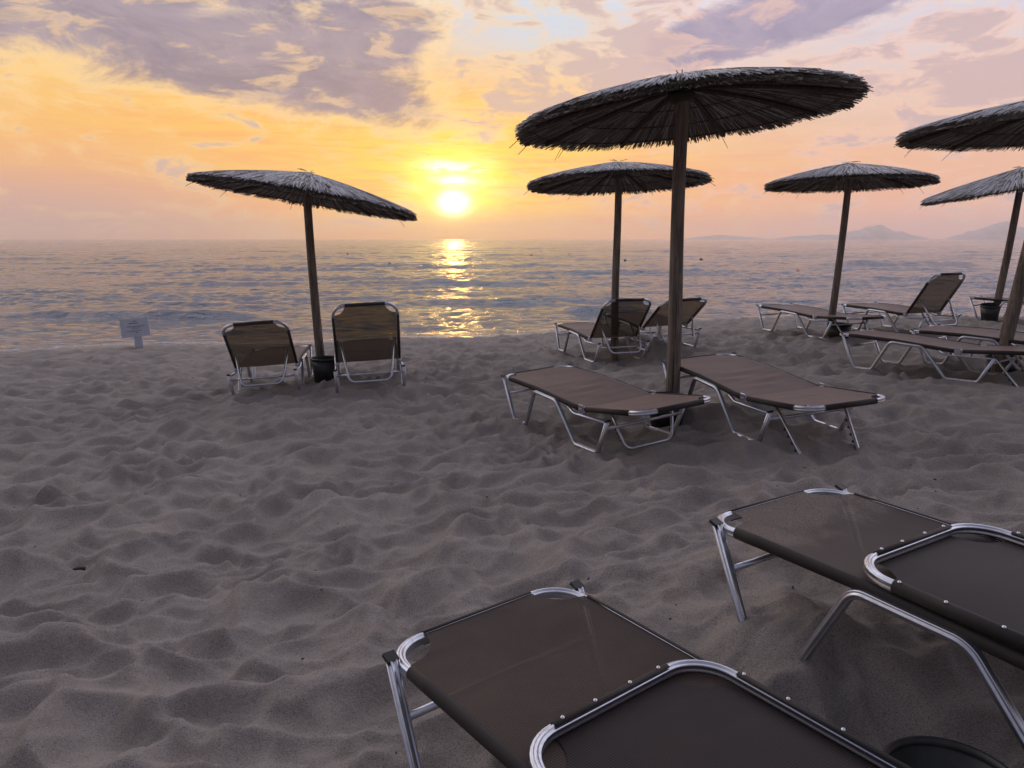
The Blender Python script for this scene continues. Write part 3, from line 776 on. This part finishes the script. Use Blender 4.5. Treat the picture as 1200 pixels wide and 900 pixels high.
bucket(4.62, 11.15, .16, .24, .02, 'black bucket in shade under the flat lounger beside the level parasol')
bucket(5.08, 8.12, .16, .25, .03, 'black bucket behind the leaning pole on the right')
bucket(7.80, 12.95, .15, .26, .02, 'black bucket under the farthest lounger at the right edge', (.1, -.12))

# ------------------------------------------------------------------ sign at the waterline
def sign():
    x, y = -6.32, 13.35; z = gh(x, y); root = empty('sign', (x, y, z)); root.rotation_euler = (R(-6), R(-5), R(10))
    tag(root, 'small white square notice on a stubby post at the waterline', 'sign')
    zc_ = -1.47 + CAMZ - z
    mb = MB(); box(mb, (-.02, 0, zc_), (.46, .018, .31)); b = mb.build('board', SIGNM, root, False)
    mb = MB(); box(mb, (0, .016, (zc_ - .10) / 2 - .1), (.13, .02, zc_ + .1)); mb.build('post', SIGNM, root, False)
    rnd = random.Random(4)
    for (zz, x0, x1) in ((.105, -.03, .03), (.075, -.09, .05), (.02, -.13, .14), (-.01, -.05, .06), (-.055, -.14, .08), (-.085, .0, .03)):
        xx = x0; mb = MB()
        while xx < x1:
            wl = rnd.uniform(.008, .02); box(mb, (xx + wl / 2 - .02, -.0105, zc_ + zz + rnd.uniform(-.002, .002)), (wl, .003, rnd.uniform(.006, .012))); xx += wl + .005
        mb.build('writing_line', INK, b, False)
sign()

# ------------------------------------------------------------------ swimming-line buoys
def buoy(px, py, rad, m, label):
    dpx = py - 280; D = 1.85 * 930 / dpx; x = (px - 600) / 930 * D * 1.0; o_root = empty('buoy', (x, D, SEA_Z)); tag(o_root, label, 'buoy', 'small buoys on the water')
    mb = MB(); lathe(mb, [(.001, -rad * .7), (rad * .7, -rad * .5), (rad, 0), (rad * .9, rad * .45), (rad * .5, rad * .8), (.001, rad * .95)], 18); mb.build('float', m, o_root)
    mb = MB(); lathe(mb, [(rad * .16, rad * .85), (rad * .2, rad * 1.2), (rad * .05, rad * 1.3), (.001, rad * 1.3)], 10); mb.build('eyelet', BLACK, o_root)
for (px, py, r_, m, lb) in (
    (410, 298, .16, BUOYD, 'dark buoy right of the left parasol pole, second nearest on that side'),
    (458.5, 310, .17, BUOYD, 'large dark buoy right of the left parasol, left of the sun path'),
    (551, 321, .09, BUOYO, 'small orange buoy beside the sun path, nearest of all buoys'),
    (580.5, 294, .12, BUOYD, 'tiny far buoy just right of the sun path'),
    (622.5, 299, .16, BUOYD, 'dark buoy under the left tip of the big parasol'),
    (634, 294, .11, BUOYD, 'tiny far dark buoy, farther of two under the big parasol tip'),
    (666, 298.5, .12, BUOYD, 'small dark buoy midway between the sun path and the thin pole'),
    (731, 305, .13, BUOYD, 'dark buoy just right of the thin middle pole'),
    (754, 303, .13, BUOYO, 'orange-brown buoy between the thin pole and the thick pole'),
    (819, 304, .17, BUOYD, 'dark buoy just right of the thick middle pole'),
    (887.5, 308.5, .10, BUOYO, 'faint orange buoy between the thick pole and the right pole'),
    (932, 317.5, .12, BUOYO, 'orange buoy left of the level parasol pole, nearest on the right')):
    buoy(px, py, r_, m, lb)

# ------------------------------------------------------------------ bits lying on the sand
def scatter():
    rnd = random.Random(12); mb = MB(); ms = MB()
    for i in range(260):
        y = 1.5 + 10 * rnd.random() ** 1.3; x = rnd.uniform(-.75, .75) * (y + .5); z = gh_fast(x, y)
        mb_ = mb if rnd.random() < .72 else ms; s = rnd.uniform(.0018, .0048) * (1.25 if mb_ is mb else .8)
        if rnd.random() < .06: s *= 1.9
        vs = []; n = 6; el_ = rnd.uniform(1, 3.0) if mb_ is mb else 1.2; th = rnd.uniform(0, PI)
        for (rr, zz) in ((.6, -.3), (1, .2), (.55, .75)):
            for k in range(n):
                a = 2 * PI * k / n; q = s * rr * rnd.uniform(.75, 1.2); u, v = q * el_ * math.cos(a), q * math.sin(a)
                vs.append((x + u * math.cos(th) - v * math.sin(th), y + u * math.sin(th) + v * math.cos(th), z + s * zz * .8))
        fs = [(j * n + k, j * n + (k + 1) % n, (j + 1) * n + (k + 1) % n, (j + 1) * n + k) for j in range(2) for k in range(n)] + [tuple(12 + k for k in range(n))]
        mb_.add(vs, fs)
    tag(mb.build('seaweed_crumbs', DEBRIS), 'dark crumbs of dry seaweed scattered over the sand', 'debris', kind='stuff')
    tag(ms.build('shell_fragments', SHELL), 'pale shell fragments scattered over the sand', 'debris', kind='stuff')
_pts = None
def gh_fast(x, y):
    i = np.searchsorted(gx, x) - 1; j = np.searchsorted(gy, y) - 1
    return float(ZG[j, i])
ZG = np.zeros(GX.size * 3); sand.data.vertices.foreach_get('co', ZG); ZG = ZG.reshape(-1, 3)[:, 2].reshape(GX.shape)
scatter()
def driftwood():
    x, y = -2.12, 3.66; z = gh_fast(x, y); root_mb = MB()
    sweep(root_mb, [(x - .025, y - .004, z + .008), (x - .01, y, z + .014), (x + .012, y + .004, z + .014), (x + .026, y + .008, z + .010)], tubesec(.011, .007, 8), (0, 0, 1))
    tag(root_mb.build('twig', DEBRIS), 'short dark piece of driftwood lying on open sand at the left', 'twig')
driftwood()
